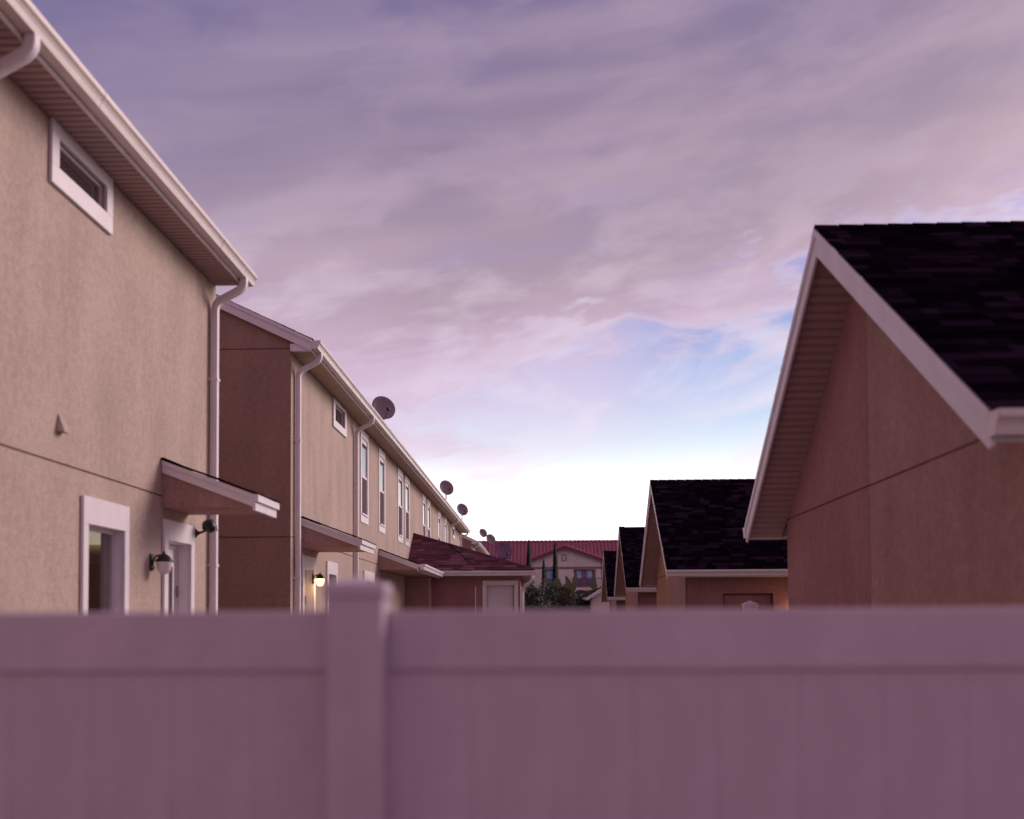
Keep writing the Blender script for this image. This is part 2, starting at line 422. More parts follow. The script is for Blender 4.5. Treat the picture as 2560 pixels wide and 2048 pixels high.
def downspout(parent, y, xg, zg, mat, zbot=0.15, brk=(4.4, 2.35)):
    path = fillet([(xg, y, zg+0.03), (xg, y, zg-0.10), (0.055, y, zg-0.27), (0.055, y, zg-0.5)], 0.085)
    path += [Vector((0.055, y, z)) for z in (4.0, 2.0, 0.4) if z < zg-0.6]+[Vector((0.055, y, zbot))]
    d = sweep(path, (0, 1, 0), 0.085, 0.075).build('downspout', mat, parent, True)
    for z in brk:
        if z < zg-0.6: B(0.0, 0.098, y-0.05, y+0.05, z, z+0.03).build('strap', mat, d)
    return d

def shingles(parent, o, u, s, W, L, expo, single, mat1, mat_many, pick=None, seed=1, limit=300):
    """courses of shingles on a plane: origin o, unit axes u (along eave) and s (up the slope)"""
    rng = random.Random(seed); u = Vector(u); s = Vector(s); n = u.cross(s).normalized()
    if n.z < 0: n = -n
    o = Vector(o); cells = []
    rows = int(L/expo)
    for r in range(rows+1):
        x = -rng.random()*0.3
        while x < W:
            w = rng.choice((0.11, 0.15, 0.2, 0.26, 0.32)); a, b = max(x, 0), min(x+w, W); x += w
            if b-a < 0.03: continue
            h0 = r*expo; h1 = min(L, h0+expo*1.6)
            if h1-h0 < 0.03: continue
            cells.append((a+0.002, b-0.002, h0, h1, rng.choice((0.006, 0.008, 0.011))))
    def pts(c, base):
        a, b, h0, h1, t = c; q = lambda x, h, e: o+u*x+s*h+n*e-base
        return [q(a, h0, 0.001), q(b, h0, 0.001), q(b, h1, 0), q(a, h1, 0), q(a, h0, t), q(b, h0, t), q(b, h1, 0.003), q(a, h1, 0.003)]
    alone = []
    if single:
        cells.sort(key=pick); alone, cells = cells[:limit], cells[limit:]
    for c in alone:
        base = o+u*c[0]+s*c[2]
        ob = MB().hexa(pts(c, base)).build('shingle', mat1, parent); ob.location = base
    if cells:
        m = MB()
        for c in cells: m.hexa(pts(c, Vector()))
        j = m.build('shingles', mat_many, parent); j['kind'] = 'stuff'

# ------------------------------------------------------------------ ground
def sheet(name, x0, x1, y0, y1, z, mat, nx=1):
    return struct(MB().poly([(x0, y0, z), (x1, y0, z), (x1, y1, z), (x0, y1, z)]).build(name, mat))
sheet('ground', -900, 900, -900, 900, 0.0, GRASS)
sheet('alley', -2.4, 1.9, 2.9, 95, 0.006, PAVE)
sheet('yard', -3.5, 6, -6, 2.3, 0.006, BOUNCE_GROUND)
for nm, x0, x1 in (('path', -3.58, -2.404), ('path', 1.904, 2.62)):
    sheet(nm, x0, x1, 3.1, 20, 0.011, PAVE)

# ------------------------------------------------------------------ townhouses (local x = out of the street wall, y along the street)
XL = -3.6
DEPTH, PITCHR = 8.6, 0.474
EAVE = 5.52
def window_tall(p, y0, y1, z0, z1, blind=False):
    """trim outer rectangle y0..y1 z0..z1; opening inset; reflecting upper sash, screened lower sash"""
    root = frame_x(0.002, 0.014, y0, y1, z0, z1, 0.13, 0.17, 0.17).build('window', WHITE, p, bevel=0.003)
    a, b, c, d = y0+0.13, y1-0.13, z0+0.17, z1-0.17
    frame_x(-0.03, -0.004, a, b, c, d, 0.03, 0.10).build('sash_frame', WHITE, root)
    zm = (c+d)/2
    B(-0.025, 0.004, a+0.03, b-0.03, zm-0.025, zm+0.025).build('meeting_rail', WHITE, root)
    B(-0.018, -0.010, a+0.03, b-0.03, zm+0.02, d-0.10).build('pane', GLASS, root)
    B(-0.014, -0.008, a+0.03, b-0.03, c+0.03, zm-0.02).build('insect_screen', SCREEN, root)
    B(0.012, 0.034, a-0.02, b+0.02, c-0.015, c+0.02).build('sill', WHITE, root)
    return (a, b, c, d, 0.10, True)
def liner(root, a, b, c, d, dp):
    m = MB().box(-dp, 0.001, a, a+0.006, c, d).box(-dp, 0.001, b-0.006, b, c, d).box(-dp, 0.001, a+0.006, b-0.006, d-0.006, d)
    m.build('jamb', WHITE, root)
def door_unit(p, y0, y1, ztop, glazed=True):
    root = frame_x(0.002, 0.03, y0, y1, 0.02, ztop, 0.11, 0.20, 0).build('door', WHITE, p, bevel=0.003)
    a, b, d = y0+0.11, y1-0.11, ztop-0.20
    liner(root, a, b, 0.03, d, 0.108)
    frame_x(-0.16, -0.11, a, b, 0.02, d, 0.04, 0.05, 0).build('door_frame', WHITE, root)
    B(-0.155, -0.125, a+0.04, b-0.04, 0.03, d-0.05).build('door_leaf', WHITE, root)
    if glazed:
        frame_x(-0.125, -0.105, a+0.14, b-0.14, 0.9, d-0.2, 0.035).build('lite_frame', WHITE, root)
        B(-0.123, -0.117, a+0.175, b-0.175, 0.935, d-0.235).build('pane', GLASS, root)
        B(-0.117, -0.107, a+0.175, b-0.175, 1.62, 1.645).build('muntin', WHITE, root)
    for z in (0.35, 1.2, 2.0): B(-0.11, -0.098, b-0.055, b-0.035, z, z+0.12).build('hinge', MAUVE, root)
    MB().lathe([(0.0, 0), (0.028, 0.004), (0.03, 0.03), (0.0, 0.05)], (-0.125, a+0.1, 1.0), 12, 'x').build('knob', BLACK, root, True)
    return (a, b, 0.02, d, 0.17, True)
def canopy(p, y0, y1, drop=True):
    """small shed roof over a door; ridge on the wall, white boxed edge"""
    zt, zo, out, th = 3.30, 2.965, 0.89, 0.115
    body = MB().prism([(0.003, y0+0.02, zt-0.02), (out-0.01, y0+0.02, zo-0.02), (out-0.01, y0+0.02, 2.852), (0.003, y0+0.02, 2.852)], (0, y1-y0-0.04, 0)).build('door_canopy', BROWN, p)
    for y in (y0, y1-0.02):
        MB().prism([(0.006, y, zt), (out, y, zo), (out, y, zo-th), (0.006, y, zt-th)], (0, 0.02, 0)).build('rake_board', WHITE, body)
        yy = y-0.012 if y == y0 else y+0.02
        MB().prism([(0.006, yy, zt+0.004), (out+0.004, yy, zo+0.004), (out+0.004, yy, zo-0.04), (0.006, yy, zt-0.04)], (0, 0.012, 0)).build('drip_edge', WHITE, body)
    B(out-0.008, out+0.022, y0-0.004, y1+0.004, 2.815, zo-0.03).build('fascia', WHITE, body, bevel=0.003)
    B(out+0.002, out+0.05, y0-0.012, y1+0.012, zo-0.065, zo+0.006).build('drip_edge', WHITE, body)
    ln = math.hypot(out, zt-zo); sv = Vector((-out, 0, zt-zo))/ln
    shingles(body, (out+0.06, y0-0.025, zo+0.004), (0, 1, 0), sv, y1-y0+0.05, ln+0.05, 0.14, False, None, SH_DARK, seed=int(y0*10))
    B(0.004, 0.03, y0-0.02, y1+0.02, zt+0.012, zt+0.03).build('flashing', DECK, body)
    return body
def townhouse(y0, y1, label, opens_maker, spouts, group='two-storey townhouses in the row', panels=True, sof_mat=SOFF, col=TAN, EAVE=5.52, end_col=TAN_SHADED):
    p = thing('townhouse', (XL, y0, 0), 0, label, 'house', group); Ln = y1-y0
    ops = opens_maker(p)
    ops.append((0, Ln, 2.955, 2.973, 0.018, True))
    panel_x(0.0, (0, Ln), (0, EAVE+0.1), 0.2, ops).build('wall', col, p)
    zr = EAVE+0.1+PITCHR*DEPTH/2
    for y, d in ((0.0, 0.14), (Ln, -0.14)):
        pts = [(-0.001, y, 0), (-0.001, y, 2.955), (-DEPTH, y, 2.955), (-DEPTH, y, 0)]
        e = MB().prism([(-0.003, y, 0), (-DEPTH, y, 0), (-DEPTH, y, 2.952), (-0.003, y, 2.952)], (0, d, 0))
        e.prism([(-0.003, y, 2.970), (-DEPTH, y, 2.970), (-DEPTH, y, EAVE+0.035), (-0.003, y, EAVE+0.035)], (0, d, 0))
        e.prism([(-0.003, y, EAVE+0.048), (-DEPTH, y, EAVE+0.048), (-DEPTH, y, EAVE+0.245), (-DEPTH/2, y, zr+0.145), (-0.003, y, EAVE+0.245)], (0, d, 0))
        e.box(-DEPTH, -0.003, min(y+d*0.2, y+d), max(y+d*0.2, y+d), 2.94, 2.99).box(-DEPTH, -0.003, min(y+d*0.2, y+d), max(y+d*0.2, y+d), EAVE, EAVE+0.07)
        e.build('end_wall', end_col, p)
    B(-DEPTH-0.2, -DEPTH, 0, Ln, 0, EAVE+0.1).build('back_wall', col, p)
    # roof
    ov = 0.30; ze = EAVE+0.155
    ex = ov+0.02; L = math.hypot(DEPTH/2+ex, (DEPTH/2+ex)*PITCHR)
    rk = 0.06
    deck = MB().prism([(ex, -rk, ze-0.03), (ex, -rk, ze), (-DEPTH/2, -rk, ze+PITCHR*(DEPTH/2+ex)), (-DEPTH-ex, -rk, ze), (-DEPTH-ex, -rk, ze-0.03), (-DEPTH/2, -rk, ze-0.03+PITCHR*(DEPTH/2+ex))], (0, Ln+2*rk, 0)).build('roof', DECK, p)
    sv = Vector((-1, 0, PITCHR)).normalized()
    shingles(deck, (ex+0.015, -rk-0.03, ze+0.003), (0, 1, 0), sv, Ln+2*rk+0.06, L, 0.145, False, None, SH_DARK, seed=int(y0+50))
    shingles(deck, (-DEPTH-ex-0.015, -rk-0.03, ze+0.003), (0, 1, 0), Vector((1, 0, PITCHR)).normalized(), Ln+2*rk+0.06, L, 0.145, False, None, SH_DARK, seed=int(y0+51))
    # rake boards on the two ends
    for y in (-rk-0.022, Ln+rk):
        for sgn in (1, -1):
            xe = ex if sgn == 1 else -DEPTH-ex
            f = lambda x: ze+PITCHR*abs(x-xe)
            MB().prism([(xe, y, f(xe)+0.0), (-DEPTH/2, y, f(-DEPTH/2)), (-DEPTH/2, y, f(-DEPTH/2)-0.17), (xe, y, f(xe)-0.17)], (0, 0.022, 0)).build('rake_board', WHITE, p)
            yy = y-0.014 if y < 0 else y+0.022
            MB().prism([(xe, yy, f(xe)+0.004), (-DEPTH/2, yy, f(-DEPTH/2)+0.004), (-DEPTH/2, yy, f(-DEPTH/2)-0.05), (xe, yy, f(xe)-0.05)], (0, 0.014, 0)).build('drip_edge', WHITE, p)
            if rk > 0.03:
                y_in = (y+0.022, -0.002) if y < 0 else (Ln+0.002, y)
                MB().prism([(xe, y_in[0], f(xe)-0.15), (-DEPTH/2, y_in[0], f(-DEPTH/2)-0.15), (-DEPTH/2, y_in[0], f(-DEPTH/2)-0.165), (xe, y_in[0], f(xe)-0.165)], (0, y_in[1]-y_in[0], 0)).build('rake_soffit', sof_mat, p)
    # soffit, fascia, gutter
    sf = B(0.0, ov, 0.0, Ln, EAVE+0.012, EAVE+0.03).build('soffit', sof_mat, p)
    pw = 0.09 if panels else 0.30
    me = MB().hexa([(0.004, 0.006, -0.006), (ov-0.002, 0.006, -0.006), (ov-0.002, pw-0.026, -0.006), (0.004, pw-0.026, -0.006), (0.004, 0.0, 0.014), (ov-0.002, 0.0, 0.014), (ov-0.002, pw-0.016, 0.014), (0.004, pw-0.016, 0.014)]).mesh('soffit_panel', sof_mat)
    for i in range(min(299, int(Ln/pw))):
        o = link('soffit_panel', me, sf); o.location = (0, i*pw, EAVE)
    B(ov, ov+0.02, -rk, Ln+rk, EAVE-0.012, ze-0.004).build('fascia', WHITE, p)
    B(0.0, ov, -rk, -0.003, EAVE-0.01, EAVE+0.10).build('eave_return', WHITE, p)
    gutter_y(ov+0.021, EAVE+0.02, -rk-0.01, Ln+rk+0.01, p, CREAM)
    for y in spouts: downspout(p, y, ov+0.075, EAVE+0.02, WHITE)
    return p

Y1A, Y1B = -1.2, 11.98
def opens1(p):
    ops = []
    g = lambda Y: Y-Y1A
    # high slit window under the eave
    y0, y1, z0, z1 = g(7.80), g(8.95), 5.03, 5.515
    w = frame_x(0.002, 0.03, y0, y1, z0, z1, 0.125, 0.11, 0.15).build('window', WHITE, p, bevel=0.004)
    a, b, c, d = y0+0.125, y1-0.125, z0+0.15, z1-0.11
    frame_x(-0.05, -0.02, a, b, c, d, 0.02).build('sash_frame', WHITE, w)
    B(-0.045, -0.038, a+0.02, b-0.02, c+0.02, d-0.02).build('pane', GLASS, w)
    ops.append((a, b, c, d, 0.07, True))
    # lower window with a room behind it
    y0, y1, z0, z1 = g(8.42), g(9.38), 1.35, 2.765
    w = frame_x(0.002, 0.03, y0, y1, z0, z1, 0.10, 0.22, 0.15).build('window', WHITE, p, bevel=0.004)
    a, b, c, d = y0+0.10, y1-0.10, z0+0.15, z1-0.22
    liner(w, a, b, c, d, 0.058)
    frame_x(-0.10, -0.06, a, b, c, d, 0.022, 0.03, 0.03).build('sash_frame', WHITE, w)
    B(-0.082, -0.077, a+0.022, b-0.022, c+0.03, d-0.03).build('pane', GLASS_CLEAR, w)
    r = MB().box(-2.4, -0.161, a-0.5, b+2.5, c-0.9, d+0.25); r.f.pop(3)
    r.build('room', ROOM, p)
    cb = MB()
    for i in range(14):
        yy = b+0.20+i*0.03; cb.box(-0.26-0.02*(i % 2), -0.25-0.02*(i % 2), yy, yy+0.031, c-0.3, d+0.2)
    cb.build('curtain', CURT, w)
    ops.append((a, b, c, d, 0.16, False))
    ops.append(door_unit(p, g(10.28), g(11.19), 2.745))
    canopy(p, g(10.25), g(11.08))
    # dryer vent hood
    y, z = g(8.03), 3.2
    MB().hexa([(0, y-0.055, z), (0.065, y-0.05, z-0.008), (0.065, y+0.05, z-0.008), (0, y+0.055, z), (0, y-0.03, z+0.13), (0.01, y-0.028, z+0.13), (0.01, y+0.028, z+0.13), (0, y+0.03, z+0.13)]).build('vent_hood', TAN, p, bevel=0.006)
    return ops
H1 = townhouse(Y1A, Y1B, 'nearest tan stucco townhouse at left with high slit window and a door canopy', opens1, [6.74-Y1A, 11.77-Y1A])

Y2A, Y2B = 15.70, 51.3
EAVE2 = 5.70
def opens2(p):
    ops = []; g = lambda Y: Y-Y2A
    y0, y1, z0, z1 = g(18.9), g(20.2), 5.18, 5.67
    w = frame_x(0.002, 0.03, y0, y1, z0-0.02, z1, 0.16, 0.07, 0.13).build('window', WHITE, p)
    a, b, c, d = y0+0.16, y1-0.16, z0+0.11, z1-0.07
    frame_x(-0.05, -0.02, a, b, c, d, 0.02).build('sash_frame', WHITE, w)
    B(-0.045, -0.038, a+0.02, b-0.02, c+0.02, d-0.02).build('pane', GLASS, w); ops.append((a, b, c, d, 0.07, True))
    for ya, yb in ((21.95, 22.95), (24.5, 25.5), (27.85, 28.9), (29.4, 30.4), (33.9, 34.9), (35.4, 36.4), (39.3, 40.3), (42.1, 43.1)):
        ops.append(window_tall(p, g(ya), g(yb), 3.73, 5.66))
    y0, y1 = g(45.9), g(47.0)
    w = frame_x(0.002, 0.03, y0, y1, 5.12, 5.65, 0.13).build('window', WHITE, p); B(-0.04, -0.03, y0+0.13, y1-0.13, 5.25, 5.52).build('pane', GLASS, w)
    ops.append((y0+0.13, y1-0.13, 5.25, 5.52, 0.06, True))
    ops.append(door_unit(p, g(16.42), g(17.35), 2.74, False))
    canopy(p, g(16.4), g(17.75))
    for ya, yb in ((18.35, 19.3), (22.3, 23.7)):
        y0, y1, z0, z1 = g(ya), g(yb), 1.3, 2.745
        w = frame_x(0.002, 0.03, y0, y1, z0, z1, 0.13, 0.22, 0.15).build('window', WHITE, p)
        liner(w, y0+0.13, y1-0.13, z0+0.15, z1-0.22, 0.098)
        frame_x(-0.15, -0.10, y0+0.13, y1-0.13, z0+0.15, z1-0.22, 0.035).build('sash_frame', WHITE, w)
        B(-0.13, -0.12, y0+0.165, y1-0.165, z0+0.185, z1-0.255).build('pane', GLASS, w); ops.append((y0+0.13, y1-0.13, z0+0.15, z1-0.22, 0.16, True))
    ops.append(door_unit(p, g(24.9), g(25.8), 2.6, False))
    ops.append((g(24.30), g(24.312), 3.3, EAVE2+0.05, 0.012, True))
    canopy(p, g(24.5), g(29.9))
    return ops
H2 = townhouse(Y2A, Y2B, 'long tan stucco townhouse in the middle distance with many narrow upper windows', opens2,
               [15.95-Y2A, 21.15-Y2A, 44.1-Y2A, 50.6-Y2A], EAVE=EAVE2, sof_mat=SOFF_WARMLIT)
def opens3(p):
    ops = []
    for ya in (2.0, 4.2, 8.0, 9.6, 14.0): ops.append(window_tall(p, ya, ya+1.0, 3.73, 5.66))
    return ops
H3 = townhouse(59.5, 83.0, 'farthest pale townhouse of the left row, two dishes on its eave', opens3, [0.35, 12.0, 23.0], panels=False, EAVE=5.74, sof_mat=SOFF_WARMLIT)

# ------------------------------------------------------------------ single-storey annex with hipped roof
AX0, AX1, AY = XL, -0.46, 30.0
an = thing('annex', (0, AY, 0.1), 0, 'low hip-roofed annex with maroon shingles and a shuttered window, built onto the long townhouse', 'annex')
wy0, wy1, wz0, wz1 = -1.51, -0.52, 1.2, 2.66     # window in x
def panel_front(xs, zs, ops, y=0.0):
    m = panel_x(0.0, (xs[0], xs[1]), zs, 0.2, ops)          # built facing +x, turned to face -y
    m.v = [(yv, y-xv, zv) for xv, yv, zv in m.v]; return m
panel_front((-2.95, AX1), (-0.1, 2.92), [(wy0+0.11, wy1-0.11, wz0+0.11, wz1-0.13, 0.14, True)]).build('front_wall', ROSE, an)
B(AX1-0.2, AX1-0.002, 0.003, 8, -0.1, 2.92).build('side_wall', BROWN, an)
panel_front((AX0+0.004, -2.93), (-0.1, 2.74), [], -0.6).build('front_wall', BROWN, an)
B(-2.98, -2.932, -0.599, -0.003, -0.1, 2.74).build('side_wall', TAN, an)
B(-2.96, -2.918, -0.62, -0.58, -0.1, 2.745).build('corner_trim', TAN, an)
w = MB()
f = frame_x(0.002, 0.03, wy0, wy1, wz0, wz1, 0.11, 0.13, 0.11); f.v = [(b, -a, c) for a, b, c in f.v]
win = f.build('window', WHITE, an, bevel=0.004)
f = frame_x(-0.10, -0.06, wy0+0.11, wy1-0.11, wz0+0.11, wz1-0.13, 0.03); f.v = [(b, -a, c) for a, b, c in f.v]; f.build('sash_frame', WHITE, win)
zz = wz0+0.15
while zz < wz1-0.20:
    m = MB().hexa([(wy0+0.145, 0.085, zz), (wy1-0.145, 0.085, zz), (wy1-0.145, 0.10, zz+0.050), (wy0+0.145, 0.10, zz+0.050), (wy0+0.145, 0.09, zz-0.004), (wy1-0.145, 0.09, zz-0.004), (wy1-0.145, 0.105, zz+0.047), (wy0+0.145, 0.105, zz+0.047)])
    m.build('blind_slat', WHITE, win); zz += 0.055
# roof: front slope rises from the front gutter, side slope falls to the right
fe, ze2 = -0.35, 2.93
Bp = Vector((AX0+0.005, 1.45, 4.06)); Dp = Vector((-0.08, fe, ze2)); Ep = Vector((AX0+0.005, fe, ze2)); Gp = Vector((-0.08, 8, ze2)); Hp = Vector((AX0+0.005, 8, 4.06))
rf = MB().poly([Ep, Dp, Bp]).poly([Dp, Gp, Hp, Bp]).poly([Ep+Vector((0, 0, -0.05)), Dp+Vector((0, 0, -0.05)), Gp+Vector((0, 0, -0.05)), (AX0+0.005, 8, ze2-0.05)]).build('roof', DECK, an)
def shingle_tri(a, b, c, expo, mat, seed):
    """shingles clipped to triangle a-b (eave) c (top)"""
    rng = random.Random(seed); a, b, c = Vector(a), Vector(b), Vector(c); u = (b-a).normalized(); n = (b-a).cross(c-a).normalized()
    if n.z < 0: n = -n
    s = n.cross(u).normalized()
    if s.z < 0: s = -s
    L = (c-a).dot(s); W = (b-a).length; cx = (c-a).dot(u); m = MB(); r = 0
    while r*expo < L-0.04:
        h0 = r*expo; h1 = min(L, h0+expo*1.4); x0 = cx*h0/L; x1 = W+(cx-W)*h0/L; x = x0-rng.random()*0.2
        while x < x1:
            w = rng.choice((0.2, 0.3, 0.4)); p0, p1 = max(x, x0), min(x+w, x1); x += w
            if p1-p0 < 0.02: continue
            q0, q1 = max(p0, cx*h1/L), min(p1, W+(cx-W)*h1/L)
            if q1 <= q0: q0 = q1 = (p0+p1)/2 if cx*h1/L < (p0+p1)/2 < W+(cx-W)*h1/L else max(min((p0+p1)/2, W+(cx-W)*h1/L), cx*h1/L)
            t = rng.choice((0.012, 0.016, 0.022)); P = lambda xx, h, e: a+u*xx+s*h+n*(e+0.012)
            m.hexa([P(p0, h0, .001), P(p1, h0, .001), P(q1, h1, 0), P(q0, h1, 0), P(p0, h0, t), P(p1, h0, t), P(q1, h1, .003), P(q0, h1, .003)])
        r += 1
    return m
j = shingle_tri(Ep+Vector((0, -0.03, 0)), Dp+Vector((0.03, -0.03, 0)), Bp, 0.14, SH_MAROON, 5).build('shingles', SH_MAROON, rf); j['kind'] = 'stuff'
m = MB(); m.tube([Dp+Vector((0, 0, .02)), Bp+Vector((0, 0, .02))], 0.045, 6); m.build('hip_cap', SH_MAROON, rf)
shingles(rf, Vector((Dp.x+0.02, Bp.y, Dp.z+0.004)), (0, 1, 0), (Hp-Gp).normalized(), 8-Bp.y, (Hp-Gp).length, 0.14, False, None, SH_MAROON, seed=77)
j = shingle_tri(Dp, Vector((Dp.x, Bp.y, Dp.z)), Bp, 0.14, SH_MAROON, 6).build('shingles', SH_MAROON, rf); j['kind'] = 'stuff'
pC = Vector((-2.37, 0, 0)); tt = 0.62
q1 = Bp.lerp(Dp, 0.30)+Vector((0, -0.01, 0.035)); q2 = Vector((-1.6, fe, ze2+0.025))
MB().tube([q1, q1.lerp(q2, 0.5)+Vector((0, 0, 0.004)), q2], 0.018, 6).build('valley_strip', DECK, rf)
B(-2.93, -0.10, fe+0.03, 0.0, 2.82, 2.84).build('soffit', SOFF, an)
B(-2.70, -0.06, fe+0.008, fe+0.028, 2.78, 2.925).build('fascia', WHITE, an)
gutter_x(fe+0.008, 2.79, -2.62, -0.02, an, WHITE)
B(-0.10, -0.06, fe+0.028, 8, 2.78, 2.925).build('fascia', WHITE, an)
B(AX1, -0.10, 0.0, 8, 2.82, 2.84).build('soffit', SOFF, an)
pth = fillet([(-0.12, fe-0.05, 2.80), (-0.12, fe-0.05, 2.66), (-0.40, -0.06, 2.42), (-0.40, -0.06, 2.2)], 0.1)+[Vector((-0.40, -0.06, 0.2))]
sweep(pth, Vector((0.3, -0.28, 0)).normalized().cross(Vector((0, 0, 1))), 0.08, 0.07).build('downspout', WHITE, an, True)
gutter_y(0.94+XL, 2.75, -5.52, -0.48, an, WHITE)
B(-1.72, -1.69, -0.03, -0.003, 1.0, 2.5).build('conduit', WHITE, an)

# ------------------------------------------------------------------ garages on the right (local x = into the garage, y along the alley)
GR = R(-1.1)
GD, GZE, GZR, GW = 7.02, 2.82, 5.0, 6.6
GP = (GZR-GZE)/(GD/2)
def garage(loc, rz, label, single=0, front=False, seed=3, near=BROWN, far=ROSE, fr=FRONT_SHADED, W=GW, group='single-storey gabled garages along the alley', cat='garage'):
    p = thing('garage', loc, rz, label, cat, group)
    mid = GD/2; wx, wy = 0.38, 0.34
    gz = lambda y: GZE-0.03+GP*(mid-abs(y-mid))
    # gable wall: four stucco fields with a recessed joint between them
    jz = 2.835
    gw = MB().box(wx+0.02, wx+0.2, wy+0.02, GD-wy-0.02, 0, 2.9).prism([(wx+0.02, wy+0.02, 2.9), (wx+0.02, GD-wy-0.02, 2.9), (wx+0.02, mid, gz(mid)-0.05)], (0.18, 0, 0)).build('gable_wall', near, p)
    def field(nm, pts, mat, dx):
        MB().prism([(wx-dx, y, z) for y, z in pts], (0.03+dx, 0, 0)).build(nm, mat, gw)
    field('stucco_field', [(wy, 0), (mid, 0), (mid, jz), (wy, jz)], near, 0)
    field('stucco_field', [(mid+0.001, 0), (GD-wy, 0), (GD-wy, jz), (mid+0.001, jz)], far, 0.003)  # far stucco paints a shading step into one flat wall
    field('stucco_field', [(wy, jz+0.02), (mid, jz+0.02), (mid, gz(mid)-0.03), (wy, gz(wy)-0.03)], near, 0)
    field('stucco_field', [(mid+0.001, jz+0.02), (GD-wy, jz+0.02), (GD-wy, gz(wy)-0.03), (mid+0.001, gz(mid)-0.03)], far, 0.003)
    # side walls and back
    if front:
        a, b = 1.13, 2.12
        ops = [(a, b, 0.02, 2.33, 0.16, True)]
        m = panel_x(0.0, (wx, W), (0, 2.72), 0.2, ops); m.v = [(yv, wy-xv, zv) for xv, yv, zv in m.v]; m.build('front_wall', fr, p)
        d = B(a+0.03, b-0.03, wy+0.10, wy+0.14, 0.03, 2.30).build('door', fr, p)
        for (x0, x1) in ((a+0.13, a+0.42), (b-0.42, b-0.13)):
            for z0, z1 in ((0.25, 0.95), (1.1, 2.1)):
                m = frame_x(0.0, 0.018, x0, x1, z0, z1, 0.03); m.v = [(yv, wy+0.10-xv, zv) for xv, yv, zv in m.v]; m.build('door_panel', fr, d)
        MB().lathe([(0, 0), (0.03, 0.005), (0.03, 0.03), (0, 0.05)], (a+0.1, wy+0.05, 1.0), 10, 'y').build('knob', BLACK, d)
    else:
        B(wx+0.2, W, wy, wy+0.18, 0, 2.72).build('front_wall', near, p)
    B(wx+0.2, W, GD-wy-0.18, GD-wy, 0, 2.72).build('rear_wall', near, p)
    B(W-0.18, W, wy+0.18, GD-wy-0.18, 0, 2.72).build('back_wall', near, p)
    # roof
    ln = math.hypot(mid, GZR-GZE)
    rd = MB().prism([(-0.01, 0, GZE-0.03), (-0.01, 0, GZE), (-0.01, mid, GZR), (-0.01, GD, GZE), (-0.01, GD, GZE-0.03), (-0.01, mid, GZR-0.03)], (W+0.3, 0, 0)).build('roof', DECK, p)
    s1 = Vector((0, mid, GZR-GZE)).normalized(); s2 = Vector((0, -mid, GZR-GZE)).normalized()
    pick = (lambda c: c[0]/(0.35+0.45*c[2])) if single else None
    shingles(rd, (-0.035, -0.03, GZE-0.015), (1, 0, 0), s1, W+0.3, ln+0.03, 0.125, bool(single), SH_DARK1, SH_DARK, pick, seed, single)
    shingles(rd, (-0.035, GD+0.03, GZE-0.015), (1, 0, 0), s2, W+0.3, ln+0.03, 0.125, False, None, SH_DARK, seed=seed+1)
    x = -0.03
    while x < W+0.2:
        for sg in (-1, 1):
            MB().hexa([(x, mid, GZR+0.012), (x+0.19, mid, GZR+0.012), (x+0.19, mid+sg*0.13, GZR+0.012-0.13*GP), (x, mid+sg*0.13, GZR+0.012-0.13*GP),
                       (x, mid, GZR+0.028), (x+0.19, mid, GZR+0.022), (x+0.19, mid+sg*0.13, GZR+0.022-0.13*GP), (x, mid+sg*0.13, GZR+0.028-0.13*GP)]).build('ridge_cap', SH_DARK1, rd)
        x += 0.2 if single else 3.0
    # rake boards
    for y0, sg in ((0, 1), (GD, -1)):
        Z = lambda t: GZE-0.02+GP*t
        t0 = 0.0; tm = mid-0.002
        Pn = lambda t, z, xx: (xx, y0+sg*t, z)
        MB().prism([Pn(t0, Z(t0), -0.022), Pn(tm, Z(tm), -0.022), Pn(tm, Z(tm)-0.215, -0.022), Pn(t0+0.03, Z(t0)-0.185, -0.022), Pn(t0, Z(t0)-0.17, -0.022)], (0.022, 0, 0)).build('rake_board', WHITE, p, bevel=0.002)
        MB().prism([Pn(t0, Z(t0)+0.012, -0.036), Pn(tm, Z(tm)+0.012, -0.036), Pn(tm, Z(tm)-0.05, -0.036), Pn(t0, Z(t0)-0.05, -0.036)], (0.0138, 0, 0)).build('drip_edge', WHITE, p)
        # sloping soffit of ribbed panels between board and wall
        sb = MB().prism([Pn(0.02, Z(0.02)-0.12, 0.0), Pn(tm, Z(tm)-0.12, 0.0), Pn(tm, Z(tm)-0.135, 0.0), Pn(0.02, Z(0.02)-0.135, 0.0)], (wx+0.015, 0, 0)).build('rake_soffit', SOFF, p)
        sdir = Vector((0, sg*1, GP)).normalized(); nrm = Vector((0, sg*GP, -1)).normalized()
        me = None; step_ = 0.1; L2 = math.hypot(mid, mid*GP)
        if single or front:
            me = MB().hexa([Vector((0.003, 0, 0)), Vector((wx-0.003, 0, 0)), Vector((wx-0.003, 0, 0))+sdir*0.078, Vector((0.003, 0, 0))+sdir*0.078,
                            Vector((0.003, 0, 0))+sdir*0.008+nrm*0.022, Vector((wx-0.003, 0, 0))+sdir*0.008+nrm*0.022, Vector((wx-0.003, 0, 0))+sdir*0.060+nrm*0.022, Vector((0.003, 0, 0))+sdir*0.060+nrm*0.022]).mesh('soffit_panel', SOFF)
            for i in range(int((L2-0.25)/step_)):
                o = link('soffit_panel', me, sb); o.location = Vector(Pn(0.03, Z(0.03)-0.136, 0))+sdir*(i*step_)
        else:
            m = MB()
